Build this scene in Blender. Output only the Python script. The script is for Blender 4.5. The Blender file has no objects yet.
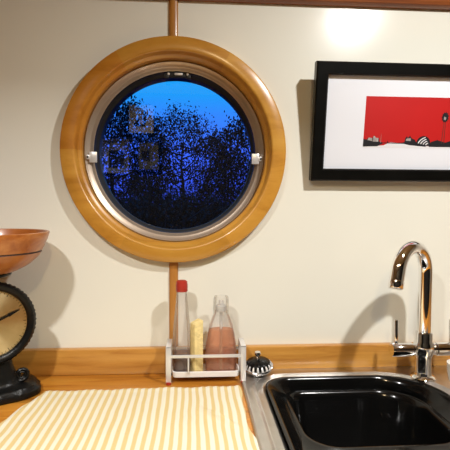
import bpy, bmesh, math, random
from mathutils import Vector, Matrix, Euler

random.seed(7)
PI = math.pi
scene = bpy.context.scene
COL = scene.collection

# ---------------------------------------------------------------- camera, sky, lamps, exposure
cam_data = bpy.data.cameras.new('camera')
cam_data.sensor_fit = 'HORIZONTAL'
cam_data.sensor_width = 36.0
cam_data.lens = 36.0
cam_data.clip_start = 0.01
camera = bpy.data.objects.new('camera', cam_data)
camera.location = (0, -0.9, 0.34)
camera.rotation_euler = Euler((PI / 2 - 0.05, -0.005, -0.068), 'XYZ')
COL.objects.link(camera)
scene.camera = camera

scene.view_settings.view_transform = 'Standard'
scene.view_settings.look = 'None'
scene.view_settings.gamma = 1
scene.view_settings.exposure = 0.66
scene.view_settings.use_curve_mapping = False

world = bpy.data.worlds.new('dusk_sky')
scene.world = world
world.use_nodes = True
wn, wl = world.node_tree.nodes, world.node_tree.links
wn.clear()
w_out = wn.new('ShaderNodeOutputWorld')
w_bg = wn.new('ShaderNodeBackground')
w_tc = wn.new('ShaderNodeTexCoord')
w_sep = wn.new('ShaderNodeSeparateXYZ')
w_ramp = wn.new('ShaderNodeValToRGB')
els = w_ramp.color_ramp.elements
els[0].position, els[0].color = 0.0, (0.018, 0.04, 0.34, 1)
els[1].position, els[1].color = 0.30, (0.010, 0.31, 0.74, 1)
for p, c in ((0.05, (0.035, 0.09, 0.80, 1)), (0.12, (0.04, 0.13, 0.90, 1)), (0.19, (0.025, 0.20, 0.80, 1)), (0.23, (0.012, 0.27, 0.74, 1)), (0.6, (0.01, 0.14, 0.5, 1))):
    e = els.new(p)
    e.color = c
wl.new(w_tc.outputs['Generated'], w_sep.inputs[0])
wl.new(w_sep.outputs['Z'], w_ramp.inputs[0])
wl.new(w_ramp.outputs[0], w_bg.inputs[0])
w_bg.inputs[1].default_value = 1.0
wl.new(w_bg.outputs[0], w_out.inputs[0])


def lamp(name, loc, power, size, color=(1.0, 0.99, 0.96), spread=PI):
    d = bpy.data.lights.new(name, 'AREA')
    d.shape = 'DISK'
    d.size = size
    d.energy = power
    d.color = color
    d.spread = spread
    o = bpy.data.objects.new(name, d)
    o.location = loc
    COL.objects.link(o)
    return o


lamp('ceiling_lamp_right', (0.535, -0.625, 0.975), 8.0, 0.045)
lamp('ceiling_lamp_left', (-0.37, -0.98, 0.975), 8.2, 0.06, spread=math.radians(136))
lamp('fill_light_aft', (0.1, -1.35, 0.975), 4.2, 0.07, color=(1.0, 0.74, 0.40))  # added warm fill to lift and tint the shadows, not a known fitting


# ---------------------------------------------------------------- materials
def new_mat(name):
    m = bpy.data.materials.new(name)
    m.use_nodes = True
    nt = m.node_tree
    b = nt.nodes['Principled BSDF']
    return m, nt, b


def rgba(c):
    return (c[0], c[1], c[2], 1.0)


def plain(name, c, rough=0.5, metal=0.0, coat=0.0, spec=0.5, bump=0.0, bscale=60.0, var=0.0, vscale=8.0):
    m, nt, b = new_mat(name)
    b.inputs['Base Color'].default_value = rgba(c)
    b.inputs['Roughness'].default_value = rough
    b.inputs['Metallic'].default_value = metal
    b.inputs['Coat Weight'].default_value = coat
    b.inputs['Coat Roughness'].default_value = 0.08
    b.inputs['Specular IOR Level'].default_value = spec
    tc = nt.nodes.new('ShaderNodeTexCoord')
    if var > 0:
        n = nt.nodes.new('ShaderNodeTexNoise')
        n.inputs['Scale'].default_value = vscale
        n.inputs['Detail'].default_value = 4
        r = nt.nodes.new('ShaderNodeValToRGB')
        r.color_ramp.elements[0].position = 0.3
        r.color_ramp.elements[1].position = 0.7
        r.color_ramp.elements[0].color = rgba([x * (1 - var) for x in c])
        r.color_ramp.elements[1].color = rgba([min(1, x * (1 + var)) for x in c])
        nt.links.new(tc.outputs['Object'], n.inputs['Vector'])
        nt.links.new(n.outputs['Fac'], r.inputs[0])
        nt.links.new(r.outputs[0], b.inputs['Base Color'])
    if bump > 0:
        n2 = nt.nodes.new('ShaderNodeTexNoise')
        n2.inputs['Scale'].default_value = bscale
        n2.inputs['Detail'].default_value = 3
        bp = nt.nodes.new('ShaderNodeBump')
        bp.inputs['Strength'].default_value = bump
        bp.inputs['Distance'].default_value = 0.002
        nt.links.new(tc.outputs['Object'], n2.inputs['Vector'])
        nt.links.new(n2.outputs['Fac'], bp.inputs['Height'])
        nt.links.new(bp.outputs[0], b.inputs['Normal'])
    return m


def wood(name, dark, mid, light, scale=(2.0, 30.0, 30.0), rough=0.35, coat=0.3, plank=0.0, axis='Y', rot=0.0, segments=0):
    """Grain stretched along the smallest scale axis; optional glued planks across one axis."""
    m, nt, b = new_mat(name)
    N, L = nt.nodes, nt.links
    tc = N.new('ShaderNodeTexCoord')
    mp = N.new('ShaderNodeMapping')
    mp.inputs['Scale'].default_value = scale
    mp.inputs['Rotation'].default_value = (0, rot, 0)
    L.new(tc.outputs['Object'], mp.inputs[0])
    n1 = N.new('ShaderNodeTexNoise')
    n1.inputs['Scale'].default_value = 1.6
    n1.inputs['Detail'].default_value = 6
    n1.inputs['Roughness'].default_value = 0.62
    n1.inputs['Distortion'].default_value = 0.6
    L.new(mp.outputs[0], n1.inputs['Vector'])
    r = N.new('ShaderNodeValToRGB')
    e = r.color_ramp.elements
    e[0].position, e[0].color = 0.30, rgba(dark)
    e[1].position, e[1].color = 0.68, rgba(light)
    x = e.new(0.48)
    x.color = rgba(mid)
    L.new(n1.outputs['Fac'], r.inputs[0])
    col = r.outputs[0]
    if plank > 0:
        sep = N.new('ShaderNodeSeparateXYZ')
        L.new(tc.outputs['Object'], sep.inputs[0])
        dv = N.new('ShaderNodeMath')
        dv.operation = 'DIVIDE'
        dv.inputs[1].default_value = plank
        L.new(sep.outputs[axis], dv.inputs[0])
        fl = N.new('ShaderNodeMath')
        fl.operation = 'FLOOR'
        L.new(dv.outputs[0], fl.inputs[0])
        # staves also end along the grain
        other = 'X' if axis != 'X' else 'Y'
        sx = N.new('ShaderNodeMath')
        sx.operation = 'MULTIPLY_ADD'
        sx.inputs[1].default_value = 2.6
        L.new(sep.outputs[other], sx.inputs[0])
        wh1 = N.new('ShaderNodeTexWhiteNoise')
        wh1.noise_dimensions = '1D'
        L.new(fl.outputs[0], wh1.inputs['W'])
        mu = N.new('ShaderNodeMath')
        mu.operation = 'MULTIPLY'
        mu.inputs[1].default_value = 7.0
        L.new(wh1.outputs['Value'], mu.inputs[0])
        L.new(mu.outputs[0], sx.inputs[2])
        fl2 = N.new('ShaderNodeMath')
        fl2.operation = 'FLOOR'
        L.new(sx.outputs[0], fl2.inputs[0])
        cb = N.new('ShaderNodeCombineXYZ')
        L.new(fl.outputs[0], cb.inputs[0])
        L.new(fl2.outputs[0], cb.inputs[1])
        wh = N.new('ShaderNodeTexWhiteNoise')
        L.new(cb.outputs[0], wh.inputs['Vector'])
        hs = N.new('ShaderNodeHueSaturation')
        mr = N.new('ShaderNodeMapRange')
        mr.inputs['To Min'].default_value = 0.72
        mr.inputs['To Max'].default_value = 1.2
        L.new(wh.outputs['Value'], mr.inputs[0])
        L.new(mr.outputs[0], hs.inputs['Value'])
        L.new(col, hs.inputs['Color'])
        col = hs.outputs[0]
    if segments:
        sep = N.new('ShaderNodeSeparateXYZ')
        L.new(tc.outputs['Object'], sep.inputs[0])
        at = N.new('ShaderNodeMath')
        at.operation = 'ARCTAN2'
        L.new(sep.outputs['Z'], at.inputs[0])
        L.new(sep.outputs['X'], at.inputs[1])
        sc_ = N.new('ShaderNodeMath')
        sc_.operation = 'MULTIPLY_ADD'
        sc_.inputs[1].default_value = segments / (2 * PI)
        sc_.inputs[2].default_value = segments / 2
        L.new(at.outputs[0], sc_.inputs[0])
        tone = N.new('ShaderNodeValToRGB')
        tone.color_ramp.interpolation = 'CONSTANT'
        te = tone.color_ramp.elements
        tones = ((1.0, 1.0, 1.0), (0.90, 0.90, 0.85), (1.04, 1.05, 1.1), (1.02, 1.06, 1.1), (0.88, 0.84, 0.75), (0.86, 0.72, 0.55))
        te[0].position, te[0].color = 0.0, rgba(tones[0])
        te[1].position, te[1].color = 1 / 6, rgba(tones[1])
        for q in range(2, 6):
            te.new(q / 6).color = rgba(tones[q])
        dv6 = N.new('ShaderNodeMath')
        dv6.operation = 'DIVIDE'
        dv6.inputs[1].default_value = segments
        L.new(sc_.outputs[0], dv6.inputs[0])
        L.new(dv6.outputs[0], tone.inputs[0])
        mxc = N.new('ShaderNodeVectorMath')
        mxc.operation = 'MULTIPLY'
        L.new(col, mxc.inputs[0])
        L.new(tone.outputs[0], mxc.inputs[1])
        col = mxc.outputs[0]
    L.new(col, b.inputs['Base Color'])
    b.inputs['Roughness'].default_value = rough
    b.inputs['Coat Weight'].default_value = coat
    b.inputs['Coat Roughness'].default_value = 0.15
    bp = N.new('ShaderNodeBump')
    bp.inputs['Strength'].default_value = 0.12
    bp.inputs['Distance'].default_value = 0.001
    L.new(n1.outputs['Fac'], bp.inputs['Height'])
    L.new(bp.outputs[0], b.inputs['Normal'])
    return m


def clear(name, tint, gloss_rough=0.03, refl=1.0, veil=0.0, veil_col=(0.8, 0.8, 0.8)):
    """Thin clear sheet: see-through, with angle dependent reflection and an optional milky veil."""
    m = bpy.data.materials.new(name)
    m.use_nodes = True
    nt = m.node_tree
    N, L = nt.nodes, nt.links
    N.clear()
    out = N.new('ShaderNodeOutputMaterial')
    tr = N.new('ShaderNodeBsdfTransparent')
    tr.inputs[0].default_value = rgba(tint)
    gl = N.new('ShaderNodeBsdfGlossy')
    gl.inputs['Roughness'].default_value = gloss_rough
    fr = N.new('ShaderNodeFresnel')
    fr.inputs['IOR'].default_value = 1.5
    mul = N.new('ShaderNodeMath')
    mul.operation = 'MULTIPLY'
    mul.inputs[1].default_value = refl
    mul.use_clamp = True
    L.new(fr.outputs[0], mul.inputs[0])
    mx = N.new('ShaderNodeMixShader')
    L.new(mul.outputs[0], mx.inputs[0])
    src = tr.outputs[0]
    if veil > 0:
        df = N.new('ShaderNodeBsdfDiffuse')
        df.inputs[0].default_value = rgba(veil_col)
        m2 = N.new('ShaderNodeMixShader')
        m2.inputs[0].default_value = veil
        L.new(tr.outputs[0], m2.inputs[1])
        L.new(df.outputs[0], m2.inputs[2])
        src = m2.outputs[0]
    L.new(src, mx.inputs[1])
    L.new(gl.outputs[0], mx.inputs[2])
    L.new(mx.outputs[0], out.inputs[0])
    return m


M = {}
M['wall'] = plain('cream_gloss_wall', (0.81, 0.80, 0.71), rough=0.21, spec=0.4, bump=0.04, bscale=25, var=0.02, vscale=3)
M['ceiling'] = plain('varnished_ceiling', (0.52, 0.38, 0.18), rough=0.5, var=0.03)
M['floor'] = wood('floor_boards', (0.10, 0.04, 0.015), (0.2, 0.09, 0.03), (0.3, 0.14, 0.05), plank=0.12)
M['darkwall'] = wood('dark_panelling', (0.004, 0.003, 0.0025), (0.007, 0.005, 0.004), (0.011, 0.008, 0.006), scale=(30, 30, 2), rough=0.8, coat=0)
M['worktop'] = wood('oak_worktop', (0.29, 0.090, 0.009), (0.48, 0.185, 0.020), (0.58, 0.26, 0.036), scale=(3, 40, 40), plank=0.045, axis='Y', rough=0.33, coat=0.25)
M['upstand'] = wood('oak_upstand', (0.36, 0.14, 0.02), (0.51, 0.235, 0.042), (0.60, 0.30, 0.06), scale=(3, 40, 40), rough=0.35)
M['ring'] = wood('golden_beech_ring', (0.42, 0.18, 0.02), (0.55, 0.26, 0.036), (0.61, 0.31, 0.05), scale=(4, 30, 18), rough=0.3, coat=0.35, segments=6)
M['strip'] = wood('beech_strip', (0.33, 0.125, 0.02), (0.44, 0.185, 0.035), (0.52, 0.24, 0.055), scale=(40, 40, 3), rough=0.35)
M['redwood'] = wood('reddish_moulding', (0.15, 0.035, 0.007), (0.25, 0.068, 0.014), (0.34, 0.105, 0.024), scale=(3, 40, 40), rough=0.35)
M['bowlwood'] = wood('turned_bowl_wood', (0.25, 0.06, 0.010), (0.40, 0.125, 0.022), (0.53, 0.21, 0.05), scale=(6, 14, 22), rough=0.35, coat=0.3)
M['groove'] = plain('dark_groove', (0.045, 0.014, 0.006), rough=0.6, var=0.2)
M['bronze'] = plain('satin_bronze_ring', (0.46, 0.37, 0.29), rough=0.33, metal=0.62, bump=0.05, bscale=90, var=0.08, vscale=20)
M['rubber'] = plain('black_rubber_seal', (0.012, 0.012, 0.013), rough=0.5, var=0.2)
M['nickel'] = plain('pale_nickel', (0.74, 0.73, 0.72), rough=0.3, metal=0.4, var=0.05)
M['pane'] = clear('porthole_glass', (0.96, 0.98, 1.0), 0.0, refl=2.4)
M['hullpaint'] = plain('dark_hull_steel', (0.015, 0.018, 0.02), rough=0.6, var=0.2)
M['frame'] = plain('black_satin_frame', (0.004, 0.004, 0.0035), rough=0.3, coat=0.0, spec=0.25, var=0.3, vscale=30)
M['mat'] = plain('white_mount_board', (0.80, 0.83, 0.90), rough=0.7, bump=0.03, bscale=300, var=0.01)
M['printred'] = plain('red_print', (0.52, 0.006, 0.006), rough=0.5, var=0.05)
M['printblack'] = plain('black_print', (0.010, 0.010, 0.014), rough=0.5, var=0.2)
M['printgrey'] = plain('grey_print', (0.34, 0.31, 0.30), rough=0.5, var=0.35, vscale=120)
M['printwhite'] = plain('white_print', (0.78, 0.78, 0.82), rough=0.5, var=0.03)
M['printbrown'] = plain('brown_print', (0.10, 0.03, 0.02), rough=0.5, var=0.3, vscale=200)
M['chrome'] = plain('polished_chrome', (0.88, 0.87, 0.86), rough=0.06, metal=1, var=0.02)
M['steel'] = plain('brushed_stainless', (0.66, 0.64, 0.62), rough=0.30, metal=1, bump=0.03, bscale=200, var=0.05, vscale=40)
M['plastic'] = plain('black_gloss_plastic', (0.003, 0.003, 0.003), rough=0.14, coat=0.0, spec=0.3, var=0.2)
M['iron'] = plain('black_cast_iron', (0.004, 0.004, 0.004), rough=0.34, coat=0.0, spec=0.25, bump=0.5, bscale=110, var=0.3)
M['ironsmooth'] = plain('black_enamel_iron', (0.004, 0.004, 0.004), rough=0.3, coat=0.0, spec=0.25, var=0.2)
M['whiteplastic'] = plain('white_plastic_tray', (0.80, 0.79, 0.78), rough=0.4, var=0.02)
M['redcap'] = plain('red_plastic_cap', (0.40, 0.03, 0.018), rough=0.4, var=0.08, vscale=60)
M['sponge'] = plain('yellow_sponge', (0.78, 0.62, 0.28), rough=0.95, bump=0.9, bscale=350, var=0.12, vscale=160)
M['clearbottle'] = clear('clear_bottle_plastic', (0.97, 0.955, 0.945), 0.06, refl=0.6, veil=0.14, veil_col=(0.66, 0.58, 0.54))
M['clearsoap'] = clear('clear_soap_bottle', (0.985, 0.98, 0.975), 0.05, refl=0.55, veil=0.07, veil_col=(0.8, 0.74, 0.7))
M['frosted'] = clear('frosted_cap', (0.95, 0.95, 0.95), 0.2, refl=0.6, veil=0.45, veil_col=(0.85, 0.84, 0.82))
M['redliquid'] = clear('dark_red_liquid', (0.55, 0.22, 0.17), 0.05, refl=0.4, veil=0.25, veil_col=(0.18, 0.03, 0.02))
M['pinkliquid'] = clear('orange_pink_soap', (0.95, 0.66, 0.48), 0.05, refl=0.4, veil=0.30, veil_col=(0.80, 0.36, 0.18))
M['cup'] = plain('pale_glazed_cup', (0.78, 0.74, 0.66), rough=0.25, coat=0.4, var=0.03)
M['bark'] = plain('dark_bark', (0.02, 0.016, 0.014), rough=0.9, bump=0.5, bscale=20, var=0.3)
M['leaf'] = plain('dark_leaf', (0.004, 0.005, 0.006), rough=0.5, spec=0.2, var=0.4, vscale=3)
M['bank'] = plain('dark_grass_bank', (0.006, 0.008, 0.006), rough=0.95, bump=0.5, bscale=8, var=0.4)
M['artpale'] = plain('pale_picture_paper', (0.66, 0.68, 0.62), rough=0.7, var=0.04)
M['artgrey'] = plain('grey_picture_paper', (0.30, 0.33, 0.32), rough=0.7, var=0.5, vscale=22)
M['artdim'] = plain('dim_picture_paper', (0.13, 0.13, 0.10), rough=0.7, var=0.3, vscale=22)
M['silverframe'] = plain('pale_wood_frame', (0.22, 0.23, 0.21), rough=0.5, var=0.1)


def towel_material():
    m, nt, b = new_mat('striped_tea_towel')
    N, L = nt.nodes, nt.links
    uv = N.new('ShaderNodeTexCoord')
    sep = N.new('ShaderNodeSeparateXYZ')
    L.new(uv.outputs['Object'], sep.inputs[0])
    ns = N.new('ShaderNodeTexNoise')
    ns.inputs['Scale'].default_value = 9
    L.new(uv.outputs['Object'], ns.inputs['Vector'])
    ad = N.new('ShaderNodeMath')
    ad.operation = 'MULTIPLY_ADD'
    ad.inputs[1].default_value = 0.008
    L.new(ns.outputs['Fac'], ad.inputs[0])
    L.new(sep.outputs['X'], ad.inputs[2])
    fq = N.new('ShaderNodeMath')
    fq.operation = 'MULTIPLY'
    fq.inputs[1].default_value = 2 * PI / 0.0129
    L.new(ad.outputs[0], fq.inputs[0])
    sn = N.new('ShaderNodeMath')
    sn.operation = 'SINE'
    L.new(fq.outputs[0], sn.inputs[0])
    mr = N.new('ShaderNodeMapRange')
    mr.inputs['From Min'].default_value = -1
    mr.inputs['From Max'].default_value = 1
    L.new(sn.outputs[0], mr.inputs[0])
    r = N.new('ShaderNodeValToRGB')
    e = r.color_ramp.elements
    e[0].position, e[0].color = 0.30, rgba((0.62, 0.48, 0.23))
    e[1].position, e[1].color = 0.62, rgba((0.74, 0.70, 0.56))
    L.new(mr.outputs[0], r.inputs[0])
    L.new(r.outputs[0], b.inputs['Base Color'])
    b.inputs['Roughness'].default_value = 0.95
    b.inputs['Specular IOR Level'].default_value = 0.1
    wv = N.new('ShaderNodeTexNoise')
    wv.inputs['Scale'].default_value = 420
    L.new(uv.outputs['Object'], wv.inputs['Vector'])
    bp = N.new('ShaderNodeBump')
    bp.inputs['Strength'].default_value = 0.5
    bp.inputs['Distance'].default_value = 0.002
    L.new(wv.outputs['Fac'], bp.inputs['Height'])
    L.new(bp.outputs[0], b.inputs['Normal'])
    return m


def dial_material():
    """Brushed brass dial: concentric turning marks give the spoke-like glints."""
    m, nt, b = new_mat('turned_brass_dial')
    N, L = nt.nodes, nt.links
    b.inputs['Base Color'].default_value = rgba((0.72, 0.58, 0.34))
    b.inputs['Metallic'].default_value = 1.0
    b.inputs['Roughness'].default_value = 0.34
    b.inputs['Anisotropic Rotation'].default_value = 0.25
    b.inputs['Anisotropic'].default_value = 0.85
    tg = N.new('ShaderNodeTangent')
    tg.direction_type = 'RADIAL'
    tg.axis = 'Y'
    L.new(tg.outputs[0], b.inputs['Tangent'])
    tc = N.new('ShaderNodeTexCoord')
    n = N.new('ShaderNodeTexNoise')
    n.inputs['Scale'].default_value = 60
    L.new(tc.outputs['Object'], n.inputs['Vector'])
    r = N.new('ShaderNodeValToRGB')
    r.color_ramp.elements[0].color = rgba((0.50, 0.38, 0.19))
    r.color_ramp.elements[1].color = rgba((0.68, 0.55, 0.32))
    L.new(n.outputs['Fac'], r.inputs[0])
    L.new(r.outputs[0], b.inputs['Base Color'])
    return m


M['towel'] = towel_material()
M['dial'] = dial_material()


# ---------------------------------------------------------------- mesh helpers
def link(name, bm, mats, parent=None, smooth=True, angle=35):
    bmesh.ops.recalc_face_normals(bm, faces=bm.faces)
    me = bpy.data.meshes.new(name)
    bm.to_mesh(me)
    bm.free()
    if not isinstance(mats, (list, tuple)):
        mats = [mats]
    for m in mats:
        me.materials.append(m)
    if smooth:
        me.polygons.foreach_set('use_smooth', [True] * len(me.polygons))
        me.set_sharp_from_angle(angle=math.radians(angle))
    o = bpy.data.objects.new(name, me)
    COL.objects.link(o)
    if parent is not None:
        o.parent = parent
    return o


def thing(name, label, cat, loc=(0, 0, 0), rot=(0, 0, 0), group=None):
    o = bpy.data.objects.new(name, None)
    o.empty_display_size = 0.03
    COL.objects.link(o)
    o.location = loc
    o.rotation_euler = rot
    tag(o, label, cat, group)
    return o


def tag(o, label, cat, group=None):
    o['label'] = label
    o['category'] = cat
    if group:
        o['group'] = group
    return o


def struct(o):
    o['kind'] = 'structure'
    return o


def box(bm, c, s, bev=0.0, rot=None, seg=2, mi=0):
    r = bmesh.ops.create_cube(bm, size=1.0)
    vs = r['verts']
    bmesh.ops.scale(bm, vec=s, verts=vs)
    if bev > 0:
        es = list({e for v in vs for e in v.link_edges})
        rb = bmesh.ops.bevel(bm, geom=es, offset=bev, segments=seg, affect='EDGES', profile=0.5)
        vs = list({v for f in rb['faces'] for v in f.verts} | {v for v in vs if v.is_valid})
    if rot is not None:
        bmesh.ops.rotate(bm, cent=(0, 0, 0), matrix=Euler(rot).to_matrix(), verts=vs)
    bmesh.ops.translate(bm, vec=c, verts=vs)
    if mi:
        for f in {f for v in vs for f in v.link_faces}:
            f.material_index = mi
    return vs


def loft(bm, rings, closed=True, cap0=False, cap1=False, mi=0, loop=False):
    vr = [[bm.verts.new(p) for p in ring] for ring in rings]
    n = len(vr[0])
    pairs = list(zip(vr[:-1], vr[1:]))
    if loop:
        pairs.append((vr[-1], vr[0]))
    for a, b in pairs:
        for i in range(n if closed else n - 1):
            j = (i + 1) % n
            f = bm.faces.new((a[i], a[j], b[j], b[i]))
            f.material_index = mi
    if cap0:
        bm.faces.new(list(reversed(vr[0]))).material_index = mi
    if cap1:
        bm.faces.new(vr[-1]).material_index = mi
    return [v for r in vr for v in r]


def lathe(bm, profile, n=48, axis='Z', c=(0, 0, 0), cap0=False, cap1=False, mi=0, loop=False):
    """profile: list of (radius, height). axis Z: height along z. axis Y: height along +y."""
    rings = []
    for r, h in profile:
        ring = []
        for i in range(n):
            a = 2 * PI * i / n
            if axis == 'Z':
                p = (c[0] + r * math.cos(a), c[1] + r * math.sin(a), c[2] + h)
            elif axis == 'Y':
                p = (c[0] + r * math.cos(a), c[1] + h, c[2] + r * math.sin(a))
            else:
                p = (c[0] + h, c[1] + r * math.cos(a), c[2] + r * math.sin(a))
            ring.append(p)
        rings.append(ring)
    return loft(bm, rings, True, cap0, cap1, mi, loop)


def tube(bm, pts, rad, n=16, caps=True, mi=0):
    pts = [Vector(p) for p in pts]
    rads = rad if isinstance(rad, (list, tuple)) else [rad] * len(pts)
    rings = []
    up = None
    for i, p in enumerate(pts):
        if i == 0:
            t = pts[1] - pts[0]
        elif i == len(pts) - 1:
            t = pts[-1] - pts[-2]
        else:
            t = pts[i + 1] - pts[i - 1]
        t.normalize()
        if up is None:
            up = Vector((0, 0, 1)) if abs(t.z) < 0.9 else Vector((1, 0, 0))
        u = (up - t * up.dot(t)).normalized()
        up = u
        v = t.cross(u)
        rings.append([p + (u * math.cos(2 * PI * k / n) + v * math.sin(2 * PI * k / n)) * rads[i] for k in range(n)])
    return loft(bm, rings, True, caps, caps, mi)


def catmull(pts, per=8, closed=True):
    pts = [Vector(p) for p in pts]
    n = len(pts)
    out = []
    rng = n if closed else n - 1
    for i in range(rng):
        if closed:
            p0, p1, p2, p3 = pts[i - 1], pts[i], pts[(i + 1) % n], pts[(i + 2) % n]
        else:
            p0, p1, p2, p3 = pts[max(i - 1, 0)], pts[i], pts[i + 1], pts[min(i + 2, n - 1)]
        for k in range(per):
            t = k / per
            out.append(0.5 * ((2 * p1) + (-p0 + p2) * t + (2 * p0 - 5 * p1 + 4 * p2 - p3) * t * t + (-p0 + 3 * p1 - 3 * p2 + p3) * t ** 3))
    if not closed:
        out.append(pts[-1])
    return out


def rrect(x0, x1, y0, y1, r, z, n=12):
    """rounded rectangle ring; r = radius or (front-left, front-right, back-right, back-left)"""
    if not isinstance(r, (list, tuple)):
        r = (r,) * 4
    out = []
    for (cx, cy, a0, rr) in ((x0 + r[0], y0 + r[0], PI, r[0]), (x1 - r[1], y0 + r[1], 1.5 * PI, r[1]),
                             (x1 - r[2], y1 - r[2], 0, r[2]), (x0 + r[3], y1 - r[3], 0.5 * PI, r[3])):
        for k in range(n):
            a = a0 + 0.5 * PI * k / (n - 1)
            out.append((cx + rr * math.cos(a), cy + rr * math.sin(a), z))
    return out


# ---------------------------------------------------------------- room shell
PX, PZ = -0.038, 0.440          # porthole centre on the wall
CEIL, BACK, XL, XR = 0.99, -1.75, -1.9, 2.3


def holed_wall():
    bm = bmesh.new()
    n = 96
    x0, x1, z0, z1 = XL, XR, -0.9, CEIL
    circ, rect = [], []
    for i in range(n):
        a = 2 * PI * i / n
        c, s = math.cos(a), math.sin(a)
        circ.append((PX + 0.186 * c, PZ + 0.186 * s))
        tx = ((x1 - PX) / c if c > 1e-6 else (x0 - PX) / c if c < -1e-6 else 1e9)
        tz = ((z1 - PZ) / s if s > 1e-6 else (z0 - PZ) / s if s < -1e-6 else 1e9)
        t = min(tx, tz)
        rect.append([PX + t * c, PZ + t * s])
    for (cx, cz) in ((x0, z0), (x0, z1), (x1, z0), (x1, z1)):
        k = min(range(n), key=lambda i: (rect[i][0] - cx) ** 2 + (rect[i][1] - cz) ** 2)
        rect[k] = [cx, cz]
    rings = [[(p[0], y, p[1]) for p in ring] for ring, y in ((rect, 0.075), (rect, 0.0), (circ, 0.0), (circ, 0.075))]
    loft(bm, rings, loop=True)
    return struct(link('wall_front', bm, M['wall']))


holed_wall()


def slab(name, c, s, mat):
    bm = bmesh.new()
    box(bm, c, s)
    return struct(link(name, bm, mat, smooth=False))


slab('wall_back', ((XL + XR) / 2, BACK - 0.03, (CEIL - 0.9) / 2), (XR - XL, 0.06, CEIL + 0.9), M['darkwall'])
slab('wall_left', (XL - 0.03, (BACK + 0.075) / 2, (CEIL - 0.9) / 2), (0.06, 0.075 - BACK, CEIL + 0.9), M['wall'])
slab('wall_right', (XR + 0.03, (BACK + 0.075) / 2, (CEIL - 0.9) / 2), (0.06, 0.075 - BACK, CEIL + 0.9), M['wall'])
slab('ceiling', ((XL + XR) / 2, (BACK + 0.075) / 2, CEIL + 0.03), (XR - XL + 0.12, 0.075 - BACK + 0.12, 0.06), M['ceiling'])
slab('floor', ((XL + XR) / 2, (BACK + 0.075) / 2, -0.93), (XR - XL + 0.12, 0.075 - BACK + 0.12, 0.06), M['floor'])

# moulding along the top of the lining
bm = bmesh.new()
prof = [(0.0, 0.731), (-0.010, 0.731), (-0.016, 0.735), (-0.018, 0.741), (-0.016, 0.747), (-0.013, 0.749),
        (-0.013, 0.753), (-0.024, 0.757), (-0.028, 0.764), (-0.028, 0.784), (-0.022, 0.79), (0.0, 0.79)]
loft(bm, [[(x, y, z) for y, z in prof] for x in (XL, XR)], True, True, True)
struct(link('trim_1', bm, M['redwood']))
# half-round cover strips above and below the porthole
for i, (z0, z1) in enumerate(((PZ + 0.2145, 0.731), (0.0505, PZ - 0.2145))):
    bm = bmesh.new()
    ring = [(-0.041 + 0.0090 * math.cos(PI + PI * k / 12), -0.0065 * math.sin(PI * k / 12) ** 0.7) for k in range(13)]
    loft(bm, [[(x, y, z) for x, y in ring] for z in (z0, z1)], True, True, True)
    struct(link('trim_%d' % (i + 2), bm, M['strip']))

# ---------------------------------------------------------------- porthole (window)
win = bpy.data.objects.new('window_1', None)
COL.objects.link(win)
win.location = (PX, 0, PZ)
struct(win)


def lathe_y(name, prof, mat, n=96, loop=True):
    bm = bmesh.new()
    lathe(bm, prof, n=n, axis='Y', loop=loop)
    return link(name, bm, mat, win, angle=40)


# turned wooden liner ring standing proud of the wall
lathe_y('wooden_ring', [(0.2185, 0.0), (0.2190, -0.014), (0.2178, -0.0178), (0.2150, -0.0192), (0.204, -0.0204), (0.1935, -0.0212), (0.1908, -0.0204),
                        (0.1888, -0.0178), (0.1870, -0.0110), (0.1850, -0.0085), (0.1815, -0.0070), (0.1797, -0.0050), (0.1795, 0.0), (0.1790, 0.016), (0.182, 0.020), (0.1855, 0.020), (0.1855, 0.0)], M['ring'])
# satin metal ring: a flat flange, then a bevel down to the seal
lathe_y('metal_ring', [(0.1788, 0.020), (0.1788, 0.0095), (0.1775, 0.0085), (0.1765, 0.0090), (0.1755, 0.0105), (0.1690, 0.0125), (0.1675, 0.0135), (0.1650, 0.0205),
                       (0.1640, 0.0215), (0.1630, 0.0225), (0.1635, 0.026), (0.168, 0.026), (0.1788, 0.026)], M['bronze'])
lathe_y('rubber_seal', [(0.1790, 0.0265), (0.1632, 0.0265), (0.1622, 0.030), (0.1612, 0.040), (0.1575, 0.0445), (0.1575, 0.0590), (0.1790, 0.0590)], M['rubber'])
bm = bmesh.new()
lathe(bm, [(0.0001, 0.0490), (0.1590, 0.0490), (0.1590, 0.0530), (0.0001, 0.0530)], n=96, axis='Y')
link('glass_pane', bm, M['pane'], win, smooth=False)
lathe_y('outer_sleeve', [(0.1855, 0.0595), (0.162, 0.0595), (0.161, 0.065), (0.162, 0.095), (0.19, 0.095), (0.19, 0.088), (0.1855, 0.076)], M['hullpaint'])
# the two nickel clips and the catch at the top
for s in (-1, 1):
    bm = bmesh.new()
    box(bm, (s * 0.1610, 0.0085, -0.012), (0.0150, 0.0035, 0.0210), 0.0008)
    box(bm, (s * 0.1700, 0.0090, -0.012), (0.0080, 0.0060, 0.0090), 0.0008)
    clip = link('clip', bm, M['nickel'], win)
    bm = bmesh.new()
    lathe(bm, [(0.0001, 0.009), (0.0016, 0.0092), (0.002, 0.0105), (0.002, 0.014)], n=12, axis='Y', c=(s * 0.1715, -0.0045, -0.012))
    link('screw', bm, M['rubber'], clip)
bm = bmesh.new()
box(bm, (0.004, 0.029, 0.1565), (0.048, 0.010, 0.011), 0.0025)
box(bm, (-0.018, 0.027, 0.1535), (0.010, 0.010, 0.010), 0.002)
box(bm, (0.026, 0.027, 0.1535), (0.010, 0.010, 0.010), 0.002)
catch = link('catch', bm, M['rubber'], win)
bm = bmesh.new()
box(bm, (0.006, 0.0225, 0.157), (0.016, 0.004, 0.0045), 0.001)
lathe(bm, [(0.0001, 0.0205), (0.002, 0.0208), (0.0026, 0.0215), (0.0026, 0.026)], n=12, axis='Y', c=(-0.014, 0, 0.157))
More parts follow.
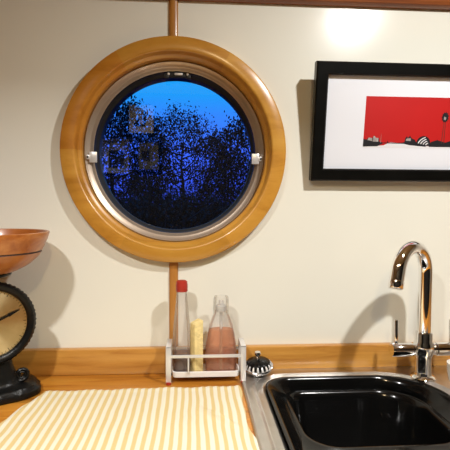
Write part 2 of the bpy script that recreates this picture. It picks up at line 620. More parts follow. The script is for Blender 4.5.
lathe(bm, [(0.0001, 0.0205), (0.002, 0.0208), (0.0026, 0.0215), (0.0026, 0.026)], n=12, axis='Y', c=(0.024, 0, 0.157))
link('catch_lever', bm, M['nickel'], catch)

# ---------------------------------------------------------------- outside: bank and trees
bm = bmesh.new()
nx, ny = 40, 14
rows = []
for j in range(ny):
    y = 2.2 + j * 0.75
    row = []
    for i in range(nx):
        x = -8 + i * 0.42
        h = -0.75 + min(0.55, 0.42 * (y - 2.2)) + 0.07 * math.sin(x * 1.7 + y) + 0.05 * math.sin(x * 4.1 - 2 * y)
        row.append((x, y, h))
    rows.append(row)
loft(bm, rows, closed=False)
struct(link('ground', bm, M['bank']))


def tree(label, x, y, base, crown_c, crown_r, n_leaves, seed, leaf=0.05):
    rnd = random.Random(seed)
    t = thing('tree', label, 'tree', (x, y, base), group=None)
    bm = bmesh.new()
    h = crown_c + crown_r[2] * 0.6 - base
    tube(bm, [(0, 0, -0.1), (0.03, 0.02, h * 0.35), (-0.03, 0, h * 0.7), (0.02, 0.01, h)], [0.045, 0.03, 0.02, 0.006], n=10)
    for k in range(9):
        a = rnd.uniform(0, 2 * PI)
        z = h * rnd.uniform(0.2, 0.8)
        L = crown_r[0] * rnd.uniform(0.5, 0.85)
        p0 = Vector((0, 0, z))
        p2 = Vector((math.cos(a) * L, math.sin(a) * L, z + 0.25 + rnd.uniform(0, 0.35)))
        tube(bm, [p0, (p0 + p2) / 2 + Vector((0, 0, -0.05)), p2], [0.016, 0.010, 0.004], n=6)
    link('trunk', bm, M['bark'], t)
    # crown: clumps of small pointed leaves around twig ends
    bm = bmesh.new()
    clumps = []
    for k in range(int(n_leaves / 26)):
        while True:
            p = Vector((rnd.uniform(-1, 1), rnd.uniform(-1, 1), rnd.uniform(-1, 1)))
            if p.length < 1:
                break
        if p.length > 0.001:
            p = p.normalized() * p.length ** 0.6
        clumps.append(Vector((p.x * crown_r[0], p.y * crown_r[1], p.z * crown_r[2] + crown_c - base)))
    for cpt in clumps:
        if cpt.z < 0.05:
            continue
        for q in range(26):
            pos = cpt + Vector((rnd.gauss(0, 0.075), rnd.gauss(0, 0.09), rnd.gauss(0, 0.075)))
            if pos.z < 0.03:
                continue
            sz = leaf * rnd.uniform(0.6, 1.3)
            mt = Euler((rnd.uniform(0, 6.3), rnd.uniform(0, 6.3), rnd.uniform(0, 6.3))).to_matrix()
            vs = [bm.verts.new(pos + mt @ Vector(v)) for v in
                  ((-sz * 0.5, 0, 0), (-sz * 0.1, -sz * 0.24, sz * 0.04), (sz * 0.5, 0, 0), (-sz * 0.1, sz * 0.24, sz * 0.04))]
            bm.faces.new(vs)
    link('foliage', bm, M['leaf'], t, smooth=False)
    return t


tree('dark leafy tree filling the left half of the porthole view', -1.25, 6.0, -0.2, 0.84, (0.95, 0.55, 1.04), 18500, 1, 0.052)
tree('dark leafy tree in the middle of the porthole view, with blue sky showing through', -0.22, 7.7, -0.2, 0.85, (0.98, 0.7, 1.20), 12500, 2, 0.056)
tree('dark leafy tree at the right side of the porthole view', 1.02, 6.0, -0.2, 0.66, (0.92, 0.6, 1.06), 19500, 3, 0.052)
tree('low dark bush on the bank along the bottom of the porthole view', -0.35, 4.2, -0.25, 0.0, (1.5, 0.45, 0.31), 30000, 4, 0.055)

# ---------------------------------------------------------------- worktop with upstand
SX0, SX1, SY0, SY1 = 0.089, 0.66, -0.455, -0.012   # outer edge of the sink
bm = bmesh.new()
hx0, hx1, hy0, hy1 = SX0 + 0.012, SX1 - 0.012, SY0 + 0.012, SY1 - 0.012
outer = [(XL, -0.6), (XR, -0.6), (XR, 0), (XL, 0)]
inner = [(hx0, hy0), (hx1, hy0), (hx1, hy1), (hx0, hy1)]
loft(bm, [[(p[0], p[1], z) for p in ring] for ring, z in ((outer, -0.035), (outer, 0), (inner, 0), (inner, -0.035))], loop=True)
tag(link('worktop', bm, M['worktop'], smooth=False), 'orange brown wooden worktop running along under the cream wall', 'worktop')
bm = bmesh.new()
box(bm, ((XL + XR) / 2, -0.0085, 0.0255), (XR - XL, 0.017, 0.051), 0.0025)
struct(link('trim_4', bm, M['upstand']))

# ---------------------------------------------------------------- sink
sink = thing('sink', 'stainless steel sink let into the wooden worktop below the tap', 'sink', (0, 0, 0))


def dring(d, z):
    """D-shaped basin outline grown outwards by d"""
    return rrect(0.129 - d, 0.447 + d, -0.405 - d, -0.060 + d, (0.05 + d, 0.05 + d, 0.105 + d, 0.05 + d), z, 14)


def drect(g, z):
    return rrect(SX0 + g, SX1 - g, SY0 + g, SY1 - g, 0.008, z, 14)


bm = bmesh.new()
loft(bm, [drect(0, 0.0), drect(0.0, 0.0035), drect(0.002, 0.0052), drect(0.006, 0.0055), drect(0.009, 0.0040), dring(0.0235, 0.0040),
          dring(0.0215, 0.0042), dring(0.0195, 0.0058), dring(0.0170, 0.0060), dring(0.0145, 0.0042), dring(0.006, 0.0030), dring(0.001, 0.0012), dring(-0.002, -0.004),
          dring(-0.003, -0.012), dring(-0.006, -0.150), dring(-0.025, -0.165), dring(-0.10, -0.168)], cap1=True)
link('basin', bm, M['steel'], sink, angle=50)
# black washing up bowl standing in the sink: broad sloping lip, then a deep well
wb = thing('washing_up_bowl', 'glossy black plastic bowl filling the steel sink', 'washing up bowl', (0, 0, 0))


def bring(l, r, f, b, rad, z):
    return rrect(0.1345 + l, 0.4415 - r, -0.397 + f, -0.0655 - b, rad, z, 14)


bm = bmesh.new()
R0 = (0.045, 0.045, 0.10, 0.046)
R1 = (0.05, 0.05, 0.07, 0.03)
loft(bm, [bring(-0.0045, -0.0045, -0.0045, -0.0045, R0, 0.0040), bring(-0.0045, -0.0045, -0.0045, -0.0045, R0, 0.0058), bring(-0.003, -0.003, -0.003, -0.003, R0, 0.0066), bring(0.002, 0.001, 0.002, 0.001, R0, 0.0050),
          bring(0.006, 0.005, 0.010, 0.003, R0, 0.0010), bring(0.016, 0.012, 0.05, 0.0055, R0, -0.010), bring(0.030, 0.022, 0.113, 0.008, R1, -0.019), bring(0.033, 0.025, 0.119, 0.010, R1, -0.0165), bring(0.036, 0.028, 0.125, 0.012, R1, -0.0165),
          bring(0.040, 0.032, 0.130, 0.015, R1, -0.020), bring(0.043, 0.035, 0.134, 0.019, R1, -0.030), bring(0.052, 0.044, 0.142, 0.03, R1, -0.12), bring(0.07, 0.06, 0.155, 0.045, (0.035,) * 4, -0.135)], cap1=True)
link('bowl_body', bm, M['plastic'], wb, angle=60)
bm = bmesh.new()
loft(bm, [rrect(0.20, 0.38, -0.25, -0.12, 0.03, -0.1368, 14), rrect(0.195, 0.385, -0.255, -0.115, 0.03, -0.1605, 14), rrect(0.20, 0.38, -0.25, -0.12, 0.03, -0.1682, 14)], cap0=True, cap1=True)
link('foot_ring', bm, M['plastic'], wb)

# ---------------------------------------------------------------- tap
TX, TY = 0.440, -0.076
tap = thing('mixer_tap', 'chrome mixer tap with swan neck spout at the back corner of the sink', 'tap', (TX, TY, 0.004))
bm = bmesh.new()
lathe(bm, [(0.0001, 0.0), (0.0235, 0.0), (0.0235, 0.003), (0.021, 0.006), (0.0165, 0.0075), (0.0150, 0.012), (0.0148, 0.040), (0.0165, 0.046), (0.019, 0.050), (0.0195, 0.062),
           (0.0185, 0.068), (0.0160, 0.073), (0.0160, 0.088), (0.0148, 0.0905), (0.0001, 0.0905)], n=40)
link('body', bm, M['chrome'], tap)
bm = bmesh.new()
d = Vector((-0.80, -0.60, 0)).normalized()
reach = 0.106
pts = [(0, 0, 0.088), (0, 0, 0.14), (0, 0, 0.205)]
for k in range(1, 19):
    a = PI * k / 18 * 0.94
    pts.append(Vector((0, 0, 0.205)) + d * (reach / 2 * (1 - math.cos(a))) + Vector((0, 0, 0.0515 * math.sin(a))))
last, prev = pts[-1], pts[-2]
td = (last - prev).normalized()
pts.append(last + td * 0.014)
tube(bm, pts, 0.0126, n=28)
spout = link('spout', bm, M['chrome'], tap, angle=50)
bm = bmesh.new()
e0 = last + td * 0.0135
tube(bm, [e0, e0 + td * 0.002, e0 + td * 0.013, e0 + td * 0.015], [0.0126, 0.0132, 0.0130, 0.0115], n=24)
link('nozzle', bm, M['chrome'], spout, angle=50)
for s in (-1, 1):
    bm = bmesh.new()
    yaw = 0.0
    lathe(bm, [(0.008, s * 0.010), (0.0105, s * 0.016), (0.0118, s * 0.0215), (0.0118, s * 0.0225)], n=32, axis='X', c=(0, 0, 0.0565))
    link('valve_arm', bm, M['chrome'], tap)
    bm = bmesh.new()
    lathe(bm, [(0.0001, s * 0.0232), (0.0125, s * 0.0235), (0.0132, s * 0.0245), (0.0132, s * 0.062), (0.0122, s * 0.064), (0.0001, s * 0.0645)], n=32, axis='X', c=(0, 0, 0.0565))
    hd = link('handle', bm, M['chrome'], tap, angle=30)
    bm = bmesh.new()
    tube(bm, [(s * 0.0545, 0, 0.064), (s * 0.0545, 0, 0.070), (s * 0.0545, 0.002, 0.112), (s * 0.0545, 0.002, 0.1135)], [0.0038, 0.0040, 0.0040, 0.003], n=14)
    link('lever', bm, M['chrome'], hd)

# ---------------------------------------------------------------- pale cup at the right edge
cup = thing('cup', 'small pale cup on the steel drainer behind the tap, at the right edge', 'cup', (0.486, -0.128, 0.0042))
bm = bmesh.new()
lathe(bm, [(0.0001, 0.0), (0.012, 0.0), (0.016, 0.003), (0.022, 0.014), (0.0250, 0.030), (0.0258, 0.046), (0.0248, 0.0465), (0.0238, 0.045), (0.0225, 0.028), (0.018, 0.012), (0.0001, 0.006)], n=36)
link('cup_body', bm, M['cup'], cup)

# ---------------------------------------------------------------- sink strainer
st = thing('sink_strainer', 'round metal basket strainer plug lying on the back corner of the sink', 'sink strainer', (0.127, -0.036, 0.0046), (math.radians(6), math.radians(-4), 0))
st.scale = (1.06, 1.06, 1.06)
bm = bmesh.new()
lathe(bm, [(0.0001, 0.0015), (0.018, 0.0015), (0.0205, 0.003), (0.0258, 0.0085), (0.0272, 0.0115), (0.0268, 0.0138), (0.0245, 0.0145), (0.0001, 0.0145)], n=48)
link('basket', bm, M['chrome'], st)
bm = bmesh.new()
n = 72
prof = [(0.0235, 0.0147, 0), (0.0215, 0.0205, 0), (0.0218, 0.0225, 1), (0.0185, 0.0255, 0.25), (0.0110, 0.0280, 0), (0.0001, 0.0295, 0)]
rings = []
for r, z, wv in prof:
    rings.append([((r + 0.0010 * wv * math.cos(18 * 2 * PI * i / n)) * math.cos(2 * PI * i / n), (r + 0.0010 * wv * math.cos(18 * 2 * PI * i / n)) * math.sin(2 * PI * i / n), z) for i in range(n)])
loft(bm, rings)
dome = link('rubber_dome', bm, M['ironsmooth'], st)
for k in range(18):
    a = 2 * PI * k / 18
    bm = bmesh.new()
    r1, r2 = 0.0252, 0.0275
    tube(bm, [(0.0218 * math.cos(a), 0.0218 * math.sin(a), 0.0212), (0.0240 * math.cos(a), 0.0240 * math.sin(a), 0.0185), (0.0258 * math.cos(a), 0.0258 * math.sin(a), 0.0135)], [0.0010, 0.0018, 0.0022], n=8)
    link('tooth', bm, M['nickel'], st)
bm = bmesh.new()
lathe(bm, [(0.0030, 0.029), (0.0026, 0.034), (0.0055, 0.037), (0.0062, 0.0395), (0.0050, 0.042), (0.0001, 0.043)], n=24)
link('knob', bm, M['chrome'], st)

# ---------------------------------------------------------------- bottle rack
RX0, RX1, RY0, RY1 = -0.0475, 0.0925, -0.072, -0.024
rack = thing('sink_tidy', 'chrome wire rack with white tray holding two bottles and a sponge', 'rack', (0, 0, 0))
for x in (RX0, RX1):
    bm = bmesh.new()
    s = -1 if x == RX0 else 1
    for y in (RY0, RY1):
        box(bm, (x, y, 0.0375), (0.0100, 0.0028, 0.069), 0.0009)
    box(bm, (x, (RY0 + RY1) / 2, 0.0705), (0.0100, RY1 - RY0 + 0.0028, 0.0028), 0.0009)
    fr = link('side_frame', bm, M['nickel'], rack)
    for y in (RY0, RY1):
        bm = bmesh.new()
        lathe(bm, [(0.0001, 0.0), (0.0042, 0.0), (0.0046, 0.001), (0.0044, 0.005), (0.0001, 0.005)], n=16, c=(x, y, 0.0))
        link('rubber_foot', bm, M['redcap'] if y == RY0 else M['rubber'], fr)
for y in (RY0, RY1):
    bm = bmesh.new()
    box(bm, ((RX0 + RX1) / 2, y, 0.053), (RX1 - RX0 - 0.008, 0.0026, 0.0058), 0.0008)
    link('rail', bm, M['nickel'], rack)
bm = bmesh.new()
box(bm, (-0.0105, RY0, 0.036), (0.0028, 0.0024, 0.031), 0.0006)
link('upright', bm, M['nickel'], rack)
bm = bmesh.new()
tx0, tx1, ty0, ty1 = RX0 + 0.006, RX1 - 0.006, RY0 + 0.0025, RY1 - 0.0025
loft(bm, [rrect(tx0 + 0.006, tx1 - 0.006, ty0 + 0.006, ty1 - 0.006, 0.006, 0.010, 6), rrect(tx0 + 0.001, tx1 - 0.001, ty0 + 0.001, ty1 - 0.001, 0.009, 0.012, 6), rrect(tx0, tx1, ty0, ty1, 0.010, 0.022, 6),
          rrect(tx0 + 0.002, tx1 - 0.002, ty0 + 0.002, ty1 - 0.002, 0.009, 0.0225, 6), rrect(tx0 + 0.003, tx1 - 0.003, ty0 + 0.003, ty1 - 0.003, 0.008, 0.0135, 6)], cap0=True, cap1=True)
link('tray', bm, M['whiteplastic'], rack)
ZT = 0.0138

# tall bottle with the red cap
tb = thing('bottle', 'tall clear bottle with red cap, left in the sink rack', 'bottle', (-0.0235, -0.047, ZT))
bm = bmesh.new()
lathe(bm, [(0.0001, 0.0), (0.0150, 0.0), (0.0168, 0.002), (0.0172, 0.02), (0.0172, 0.062), (0.0160, 0.088), (0.0135, 0.115), (0.0110, 0.140), (0.0098, 0.155), (0.0098, 0.168)], n=40)
link('bottle_body', bm, M['clearbottle'], tb)
bm = bmesh.new()
lathe(bm, [(0.0001, 0.001), (0.0140, 0.001), (0.0158, 0.003), (0.0160, 0.02), (0.0159, 0.030), (0.0001, 0.030)], n=36)
link('liquid', bm, M['redliquid'], tb)
bm = bmesh.new()
lathe(bm, [(0.0108, 0.157), (0.0112, 0.158), (0.0112, 0.170), (0.0104, 0.1735), (0.0104, 0.176), (0.0075, 0.178), (0.0001, 0.178)], n=36, cap0=True)
link('cap', bm, M['redcap'], tb)

# soap bottle: cone shaped, pink orange soap, clear pump cover
sb = thing('soap_dispenser', 'cone shaped clear bottle of orange pink soap, right in the sink rack', 'soap bottle', (0.0515, -0.048, ZT))
bm = bmesh.new()
lathe(bm, [(0.0001, 0.0), (0.0205, 0.0), (0.0222, 0.003), (0.0224, 0.012), (0.0228, 0.03), (0.0222, 0.050), (0.0200, 0.070), (0.0165, 0.092), (0.0125, 0.108), (0.0095, 0.114), (0.0090, 0.120)], n=44)
for q in bm.verts:
    q.co.x *= 1.36
    q.co.y *= 0.78
link('bottle_body', bm, M['clearsoap'], sb)
bm = bmesh.new()
lathe(bm, [(0.0001, 0.0012), (0.0195, 0.0012), (0.0210, 0.004), (0.0213, 0.012), (0.0217, 0.03), (0.0211, 0.050), (0.0190, 0.070), (0.0166, 0.084), (0.0001, 0.084)], n=44)
for q in bm.verts:
    q.co.x *= 1.36
    q.co.y *= 0.78
link('soap', bm, M['pinkliquid'], sb)
bm = bmesh.new()
lathe(bm, [(0.0001, 0.119), (0.0098, 0.119), (0.0102, 0.1195), (0.0102, 0.128), (0.0085, 0.130), (0.0050, 0.131), (0.0045, 0.139), (0.0001, 0.139)], n=28)
tube(bm, [(0, 0, 0.006), (0, 0, 0.119)], 0.0028, n=10)
link('pump', bm, M['frosted'], sb)
bm = bmesh.new()
lathe(bm, [(0.0150, 0.112), (0.0148, 0.140), (0.0135, 0.147), (0.0001, 0.149)], n=32)
link('clear_cover', bm, M['clearsoap'], sb)

# sponge standing on end
sp = thing('sponge', 'pale yellow sponge block standing on end between the two bottles', 'sponge', (0.0045, -0.0515, ZT), (0, 0, math.radians(28)))
bm = bmesh.new()
box(bm, (0, 0, 0.0500), (0.019, 0.020, 0.1), 0.002)
for q in bm.verts:
    if q.co.z > 0.08:
        q.co.z += q.co.x * 0.35
    q.co.x += 0.0006 * math.sin(q.co.z * 90)
link('sponge_body', bm, M['sponge'], sp)

# ---------------------------------------------------------------- tea towel
bm = bmesh.new()
nu, nv = 150, 110
BL, BR = Vector((-0.264, -0.096)), Vector((0.083, -0.092))
FL, FR = Vector((-0.365, -0.460)), Vector((0.093, -0.460))
grid = []
for j in range(nv):
    v = j / (nv - 1)
    row = []
    for i in range(nu):
        u = i / (nu - 1)
        a = BL.lerp(BR, u)
        b = FL.lerp(FR, u)
        p = a.lerp(b, v)
        # slightly wavy hems
        p.x += 0.0022 * math.sin(v * 26) * (abs(u - 0.5) * 2) ** 4
        p.x += -0.006 * math.exp(-((v - 0.33) / 0.10) ** 2) * u ** 6
        p.y += 0.0018 * math.sin(u * 31 + 0.7) * (1 - v) ** 6
        z = 0.0026 + 0.0009 * (0.5 + 0.5 * math.sin(2 * PI * p.x / 0.0129 + 0.5))
        z += 0.0012 * (0.5 + 0.5 * math.sin(p.x * 38 + p.y * 21)) * (0.5 + 0.5 * math.sin(p.y * 47 - p.x * 9))
        # short crease near the right side
        dx, dy = p.x - 0.040, p.y + 0.215
        along = dx * 0.62 - dy * 0.78
        across = dx * 0.78 + dy * 0.62
        z += 0.009 * math.exp(-(along / 0.035) ** 2) * math.exp(-(across / 0.006) ** 2)
        # thicker hem
        edge = min(u, 1 - u, v * 0.9, 1 - v)
        z += 0.0012 * math.exp(-((edge - 0.018) / 0.012) ** 2)
        row.append((p.x, p.y, z))
    grid.append(row)
top = loft(bm, grid, closed=False)
ext = bmesh.ops.extrude_face_region(bm, geom=list(bm.faces))
for q in ext['geom']:
    if isinstance(q, bmesh.types.BMVert):
        q.co.z = 0.0006
tw = link('tea_towel', bm, M['towel'], angle=60)
tag(tw, 'cream tea towel with tan stripes lying flat on the wooden worktop', 'towel')

# ---------------------------------------------------------------- kitchen scale
sc = thing('kitchen_scale', 'black cast iron kitchen scale with round brass dial, on worktop at left', 'scale', (-0.352, -0.109, 0.0), (0, 0, math.radians(28)))
# local frame: front is -y
bm = bmesh.new()


def oct_ring(hx, hy, z, lobes=0.0):
    pts = []
    n = 72
    for i in range(n):
        a = 2 * PI * i / n
        c, s = math.cos(a), math.sin(a)
        k = (abs(c) ** 3.2 + abs(s) ** 3.2) ** (-1 / 3.2)
        w = 1 + lobes * math.cos(a * 12)
        pts.append((hx * k * c * w, hy * k * s * w, z))
    return pts


loft(bm, [oct_ring(0.077, 0.044, 0.0), oct_ring(0.080, 0.047, 0.003, 0.01), oct_ring(0.080, 0.047, 0.012, 0.015), oct_ring(0.075, 0.043, 0.016, 0.01), oct_ring(0.073, 0.042, 0.019), oct_ring(0.066, 0.037, 0.0205),
          oct_ring(0.050, 0.031, 0.0225, 0.01), oct_ring(0.044, 0.028, 0.028, 0.02), oct_ring(0.040, 0.026, 0.040, 0.02), oct_ring(0.036, 0.024, 0.052), oct_ring(0.034, 0.022, 0.064)], cap0=True, cap1=True)
# scroll ornaments either side of the pedestal
for s in (-1, 1):
    pts, rad = [], []
    for k in range(26):
        t = k / 25
        a = t * 2.2 * 2 * PI
        r = 0.0125 * (1 - 0.75 * t)
        pts.append((s * (0.048 + r * math.cos(a + 2.6)), -0.014, 0.036 + r * math.sin(a + 2.6)))
        rad.append(0.0042 * (1 - 0.5 * t))
    tube(bm, pts, rad, n=8)
link('base', bm, M['iron'], sc, angle=45)
DZ = 0.135
bm = bmesh.new()
lathe(bm, [(0.060, -0.024), (0.0615, 0.020), (0.052, 0.024), (0.0001, 0.024)], n=64, axis='Y', c=(0, 0, DZ))
housing = link('dial_housing', bm, M['ironsmooth'], sc)
bm = bmesh.new()
n = 144
rings = []
for r, y, wv in ((0.0585, -0.020, 0), (0.0700, -0.022, 1), (0.0715, -0.027, 1), (0.0700, -0.032, 1), (0.0660, -0.0355, 0.3), (0.0610, -0.0345, 0), (0.0570, -0.0315, 0), (0.0560, -0.0280, 0)):
    rings.append([((r + wv * 0.0008 * math.cos(56 * 2 * PI * i / n)) * math.cos(2 * PI * i / n), y, DZ + (r + wv * 0.0008 * math.cos(56 * 2 * PI * i / n)) * math.sin(2 * PI * i / n)) for i in range(n)])
loft(bm, rings, loop=True)
link('dial_rim', bm, M['iron'], sc, angle=45)
bm = bmesh.new()
lathe(bm, [(0.0001, -0.0285), (0.0575, -0.0285), (0.0575, -0.0245), (0.0001, -0.0245)], n=72, axis='Y', c=(0, 0, 0))
face = link('dial_face', bm, M['dial'], sc, smooth=False)
face.location = (0, 0, DZ)
bm = bmesh.new()
for k in range(60):
    a = 2 * PI * k / 60
    L = 0.0050 if k % 5 == 0 else 0.0028
    w = 0.0010 if k % 5 == 0 else 0.0006
    r0, r1 = 0.0555 - L, 0.0555
    ca, sa = math.cos(a), math.sin(a)
    vs = [bm.verts.new((r * sa + q * w / 2 * ca, -0.02875, r * ca - q * w / 2 * sa)) for r, q in ((r0, -1), (r0, 1), (r1, 1), (r1, -1))]
    f = bm.faces.new(vs)
bmesh.ops.solidify(bm, geom=bm.faces[:], thickness=0.0002)
link('scale_marks', bm, M['ironsmooth'], face, smooth=False)
bm = bmesh.new()
na = math.radians(66)
nd = Vector((math.sin(na), 0, math.cos(na)))
npd = Vector((nd.z, 0, -nd.x))
y0 = -0.0305
for a0, a1, w0, w1 in ((-0.016, 0.030, 0.0022, 0.0016), (0.030, 0.049, 0.0026, 0.0004)):
    pts = [nd * a0 + npd * w0, nd * a1 + npd * w1, nd * a1 - npd * w1, nd * a0 - npd * w0]
    loft(bm, [[(p.x, y0, DZ + p.z) for p in pts], [(p.x, y0 - 0.0008, DZ + p.z) for p in pts]], cap0=True, cap1=True)
lathe(bm, [(0.0001, -0.0335), (0.0042, -0.0330), (0.0046, -0.0290), (0.0046, -0.0280)], n=20, axis='Y', c=(0, 0, DZ))
link('needle', bm, M['ironsmooth'], sc)
bm = bmesh.new()
lathe(bm, [(0.013, 0.188), (0.012, 0.200), (0.015, 0.208), (0.030, 0.211), (0.036, 0.2135), (0.037, 0.2165), (0.035, 0.2185), (0.0001, 0.2185)], n=48, cap0=True)
link('platform', bm, M['ironsmooth'], sc)

# wooden bowl resting on the scale
wbowl = thing('wooden_bowl', 'turned orange brown wooden bowl resting on top of the black scale', 'bowl', (-0.3455, -0.112, 0.2187))
bm = bmesh.new()
lathe(bm, [(0.0001, 0.0), (0.034, 0.0), (0.046, 0.005), (0.062, 0.014), (0.0745, 0.0255), (0.0810, 0.0345)], n=72)
lathe(bm, [(0.0810, 0.0345), (0.0803, 0.0355), (0.0814, 0.0375)], n=72, mi=1)
lathe(bm, [(0.0814, 0.0375), (0.0850, 0.044), (0.0905, 0.056), (0.0940, 0.067), (0.0940, 0.0690), (0.0920, 0.0698), (0.0890, 0.0690), (0.0850, 0.055), (0.0740, 0.034), (0.050, 0.016), (0.0001, 0.010)], n=72)
bmesh.ops.remove_doubles(bm, verts=bm.verts[:], dist=1e-5)
link('bowl_body', bm, [M['bowlwood'], M['groove']], wbowl)

# ---------------------------------------------------------------- framed picture beside the porthole
FW, FH = 0.505, 0.226          # outer size
pf = thing('picture_frame', 'black framed red picture with wide white mount on the cream wall', 'picture', (0.230 + FW / 2, -0.0215, 0.3835), (math.radians(8.5), 0, 0))
bw, dep = 0.024, 0.018
bm = bmesh.new()


def mitre(bm, w, h, b, y0, y1, z0):
    """four mitred mouldings around an opening"""
    O = [(-w / 2, z0), (w / 2, z0), (w / 2, z0 + h), (-w / 2, z0 + h)]
    I = [(-w / 2 + b, z0 + b), (w / 2 - b, z0 + b), (w / 2 - b, z0 + h - b), (-w / 2 + b, z0 + h - b)]
    c = 0.0025
    Oc = [(x + (c if x < 0 else -c), z + (c if z < z0 + h / 2 else -c)) for x, z in O]
    Ic = [(x - (c if x < 0 else -c), z - (c if z < z0 + h / 2 else -c)) for x, z in I]
    rings = [[(x, y1, z) for x, z in O], [(x, y0 + c, z) for x, z in O], [(x, y0, z) for x, z in Oc], [(x, y0, z) for x, z in Ic], [(x, y0 + c, z) for x, z in I], [(x, y1, z) for x, z in I]]
    loft(bm, rings, loop=True)


mitre(bm, FW, FH, bw, 0.0, dep, 0.0)
link('frame', bm, M['frame'], pf, smooth=False)
bm = bmesh.new()
box(bm, (0, 0.0115, FH / 2), (FW - 2 * bw + 0.004, 0.003, FH - 2 * bw + 0.004))
link('mount', bm, M['mat'], pf, smooth=False)
# the print, one sheet with its image built as printed patches
bm = bmesh.new()
PW, PH = 0.300, 0.0985
px0, pz0 = -FW / 2 + 0.103, 0.066


def patch(pts, lvl, mi):
    vs = [bm.verts.new((px0 + (x * 0.70 if x < 1 else x) * PW, 0.0099 - 0.00012 * lvl, pz0 + z * PH)) for x, z in pts]
    f = bm.faces.new(vs)
    f.material_index = mi
    return f


patch([(0, 0), (1, 0), (1, 1), (0, 1)], 0, 0)
# pale forecourt
patch([(0.0, 0.0), (1, 0.0), (1, 0.04), (0.55, 0.045), (0.40, 0.10), (0.26, 0.11), (0.20, 0.05), (0.0, 0.02)], 1, 3)
# buildings on the left
patch([(0, 0.02), (0.14, 0.03), (0.20, 0.10), (0.155, 0.12), (0.15, 0.19), (0.115, 0.20), (0.10, 0.23), (0.08, 0.18), (0.05, 0.20), (0.03, 0.16), (0, 0.17)], 2, 1)
patch([(0.09, 0.12), (0.145, 0.12), (0.145, 0.19), (0.115, 0.20), (0.11, 0.23), (0.095, 0.23)], 3, 2)
patch([(0.04, 0.15), (0.085, 0.13), (0.085, 0.19), (0.05, 0.20)], 3, 2)
patch([(0.166, 0.10), (0.171, 0.10), (0.169, 0.31)], 3, 2)
patch([(0.20, 0.09), (0.40, 0.085), (0.40, 0.105), (0.20, 0.105)], 2, 1)
patch([(0.232, 0.09), (0.240, 0.09), (0.240, 0.135), (0.232, 0.135)], 3, 1)
# right-hand trees and buildings
patch([(0.36, 0.10), (0.40, 0.12), (0.405, 0.19), (0.42, 0.24), (0.43, 0.20), (0.45, 0.25), (0.465, 0.20), (0.50, 0.17), (0.52, 0.10), (0.58, 0.08), (0.62, 0.03), (0.45, 0.06)], 2, 1)
patch([(0.41, 0.15), (0.46, 0.14), (0.46, 0.20), (0.42, 0.19)], 3, 2)
# striped dome
dome_pts = [(0.520 + 0.0, 0.05)] + [(0.585 - 0.070 * math.cos(PI * k / 14), 0.09 + 0.155 * math.sin(PI * k / 14)) for k in range(15)] + [(0.655, 0.05)]
patch(dome_pts, 3, 1)
for k in range(4):
    r0, r1 = 0.030 + 0.026 * k, 0.041 + 0.026 * k
    angs = [math.radians(112 + 9 * t) for t in range(7)]
    arc = lambda r: [(0.645 + r * math.cos(a), 0.055 + r * 1.55 * math.sin(a)) for a in angs]
    patch(arc(r0) + list(reversed(arc(r1))), 4, 3)
patch([(0.64, 0.03), (1, 0.03), (1, 0.13), (0.92, 0.10), (0.86, 0.16), (0.80, 0.12), (0.72, 0.17), (0.66, 0.13)], 2, 1)
# tall stalks with round heads
for cx, cz, r in ((0.775, 0.62, 0.036), (0.90, 0.52, 0.030)):
    for o in (-0.012, 0.012):
        patch([(cx + o - 0.003, 0.1), (cx + o + 0.003, 0.1), (cx + o * 0.5 + 0.002, cz), (cx + o * 0.5 - 0.002, cz)], 3, 4)
    ring = []
    for k in range(22):
        a = 2 * PI * k / 22
        rr = r * (1 if k % 2 else 0.78)
        ring.append((cx + rr * math.cos(a), cz + rr * 3.0 * math.sin(a)))
    patch(ring, 4, 1)
    patch([(cx - r * 0.4, cz - r * 1.2), (cx + r * 0.1, cz - r * 1.6), (cx + r * 0.3, cz - r * 0.2), (cx - r * 0.3, cz + r * 0.4)], 5, 2)
link('print', bm, [M['printred'], M['printblack'], M['printgrey'], M['printwhite'], M['printbrown']], pf, smooth=False)
# wire and hook that hang it from the wall
bm = bmesh.new()
tube(bm, [(-0.12, 0.019, 0.16), (0, 0.030, 0.175), (0.12, 0.019, 0.16)], 0.0008, n=6)
box(bm, (0, 0.0270, 0.178), (0.008, 0.020, 0.012), 0.002)
link('hanging_wire', bm, M['nickel'], pf)

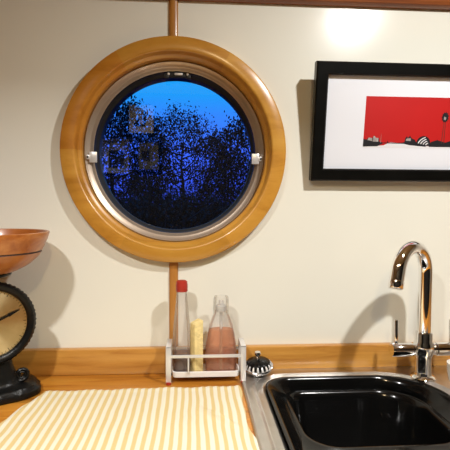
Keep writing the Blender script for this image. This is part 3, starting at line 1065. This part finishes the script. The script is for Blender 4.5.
# ---------------------------------------------------------------- pictures on the wall behind the viewer (mirrored in the glass)
def wall_picture(label, x0, x1, z0, z1, kind):
    w, h = x1 - x0, z1 - z0
    t = thing('picture_frame', label, 'picture', ((x0 + x1) / 2, BACK, z0), (0, 0, PI))
    bm = bmesh.new()
    mitre(bm, w, h, 0.016, -0.018, -0.0005, 0.0)
    link('frame', bm, M['silverframe'] if kind == 1 else M['frame'], t, smooth=False)
    bm = bmesh.new()
    box(bm, (0, -0.005, h / 2), (w - 0.03, 0.006, h - 0.03))
    link('mount', bm, (M['artpale'], M['artgrey'], M['artdim'])[kind], t, smooth=False)
    bm = bmesh.new()
    if kind == 0:
        # dark curled shape with two blots (seen mirrored in the glass)
        pts = []
        for k in range(16):
            a = -0.4 + k / 15 * 4.4
            pts.append((-0.004 + 0.024 * math.cos(a), -0.0086, h * 0.46 + 0.030 * math.sin(a)))
        pts = [(0.020 * -1, -0.0086, h * 0.75)] + [(-0.020, -0.0086, h * 0.6)] + [(0.002 + 0.022 * math.cos(a), -0.0086, h * 0.42 + 0.024 * math.sin(a)) for a in [PI + k * 0.35 for k in range(12)]]
        tube(bm, pts, 0.006, n=6)
        lathe(bm, [(0.0001, -0.0095), (0.010, -0.0092), (0.011, -0.008)], n=14, axis='Y', c=(0.034, 0, h * 0.34))
        lathe(bm, [(0.0001, -0.0095), (0.007, -0.0092), (0.008, -0.008)], n=14, axis='Y', c=(-0.038, 0, h * 0.62))
    elif kind == 1:
        box(bm, (-0.012, -0.0085, h * 0.42), (w * 0.52, 0.001, h * 0.5))
    else:
        box(bm, (0.02, -0.0085, h * 0.5), (w * 0.3, 0.001, h * 0.3))
    link('drawing', bm, M['printblack'], t, smooth=False)


wall_picture('pale framed drawing with dark curl, reflected uppermost in the porthole glass', -0.405, -0.225, 0.735, 0.935, 0)
wall_picture('grey framed picture reflected at lower left in the porthole glass', -0.560, -0.392, 0.510, 0.715, 1)
wall_picture('dim olive picture reflected just below the pale drawing in the porthole glass', -0.350, -0.195, 0.520, 0.715, 2)
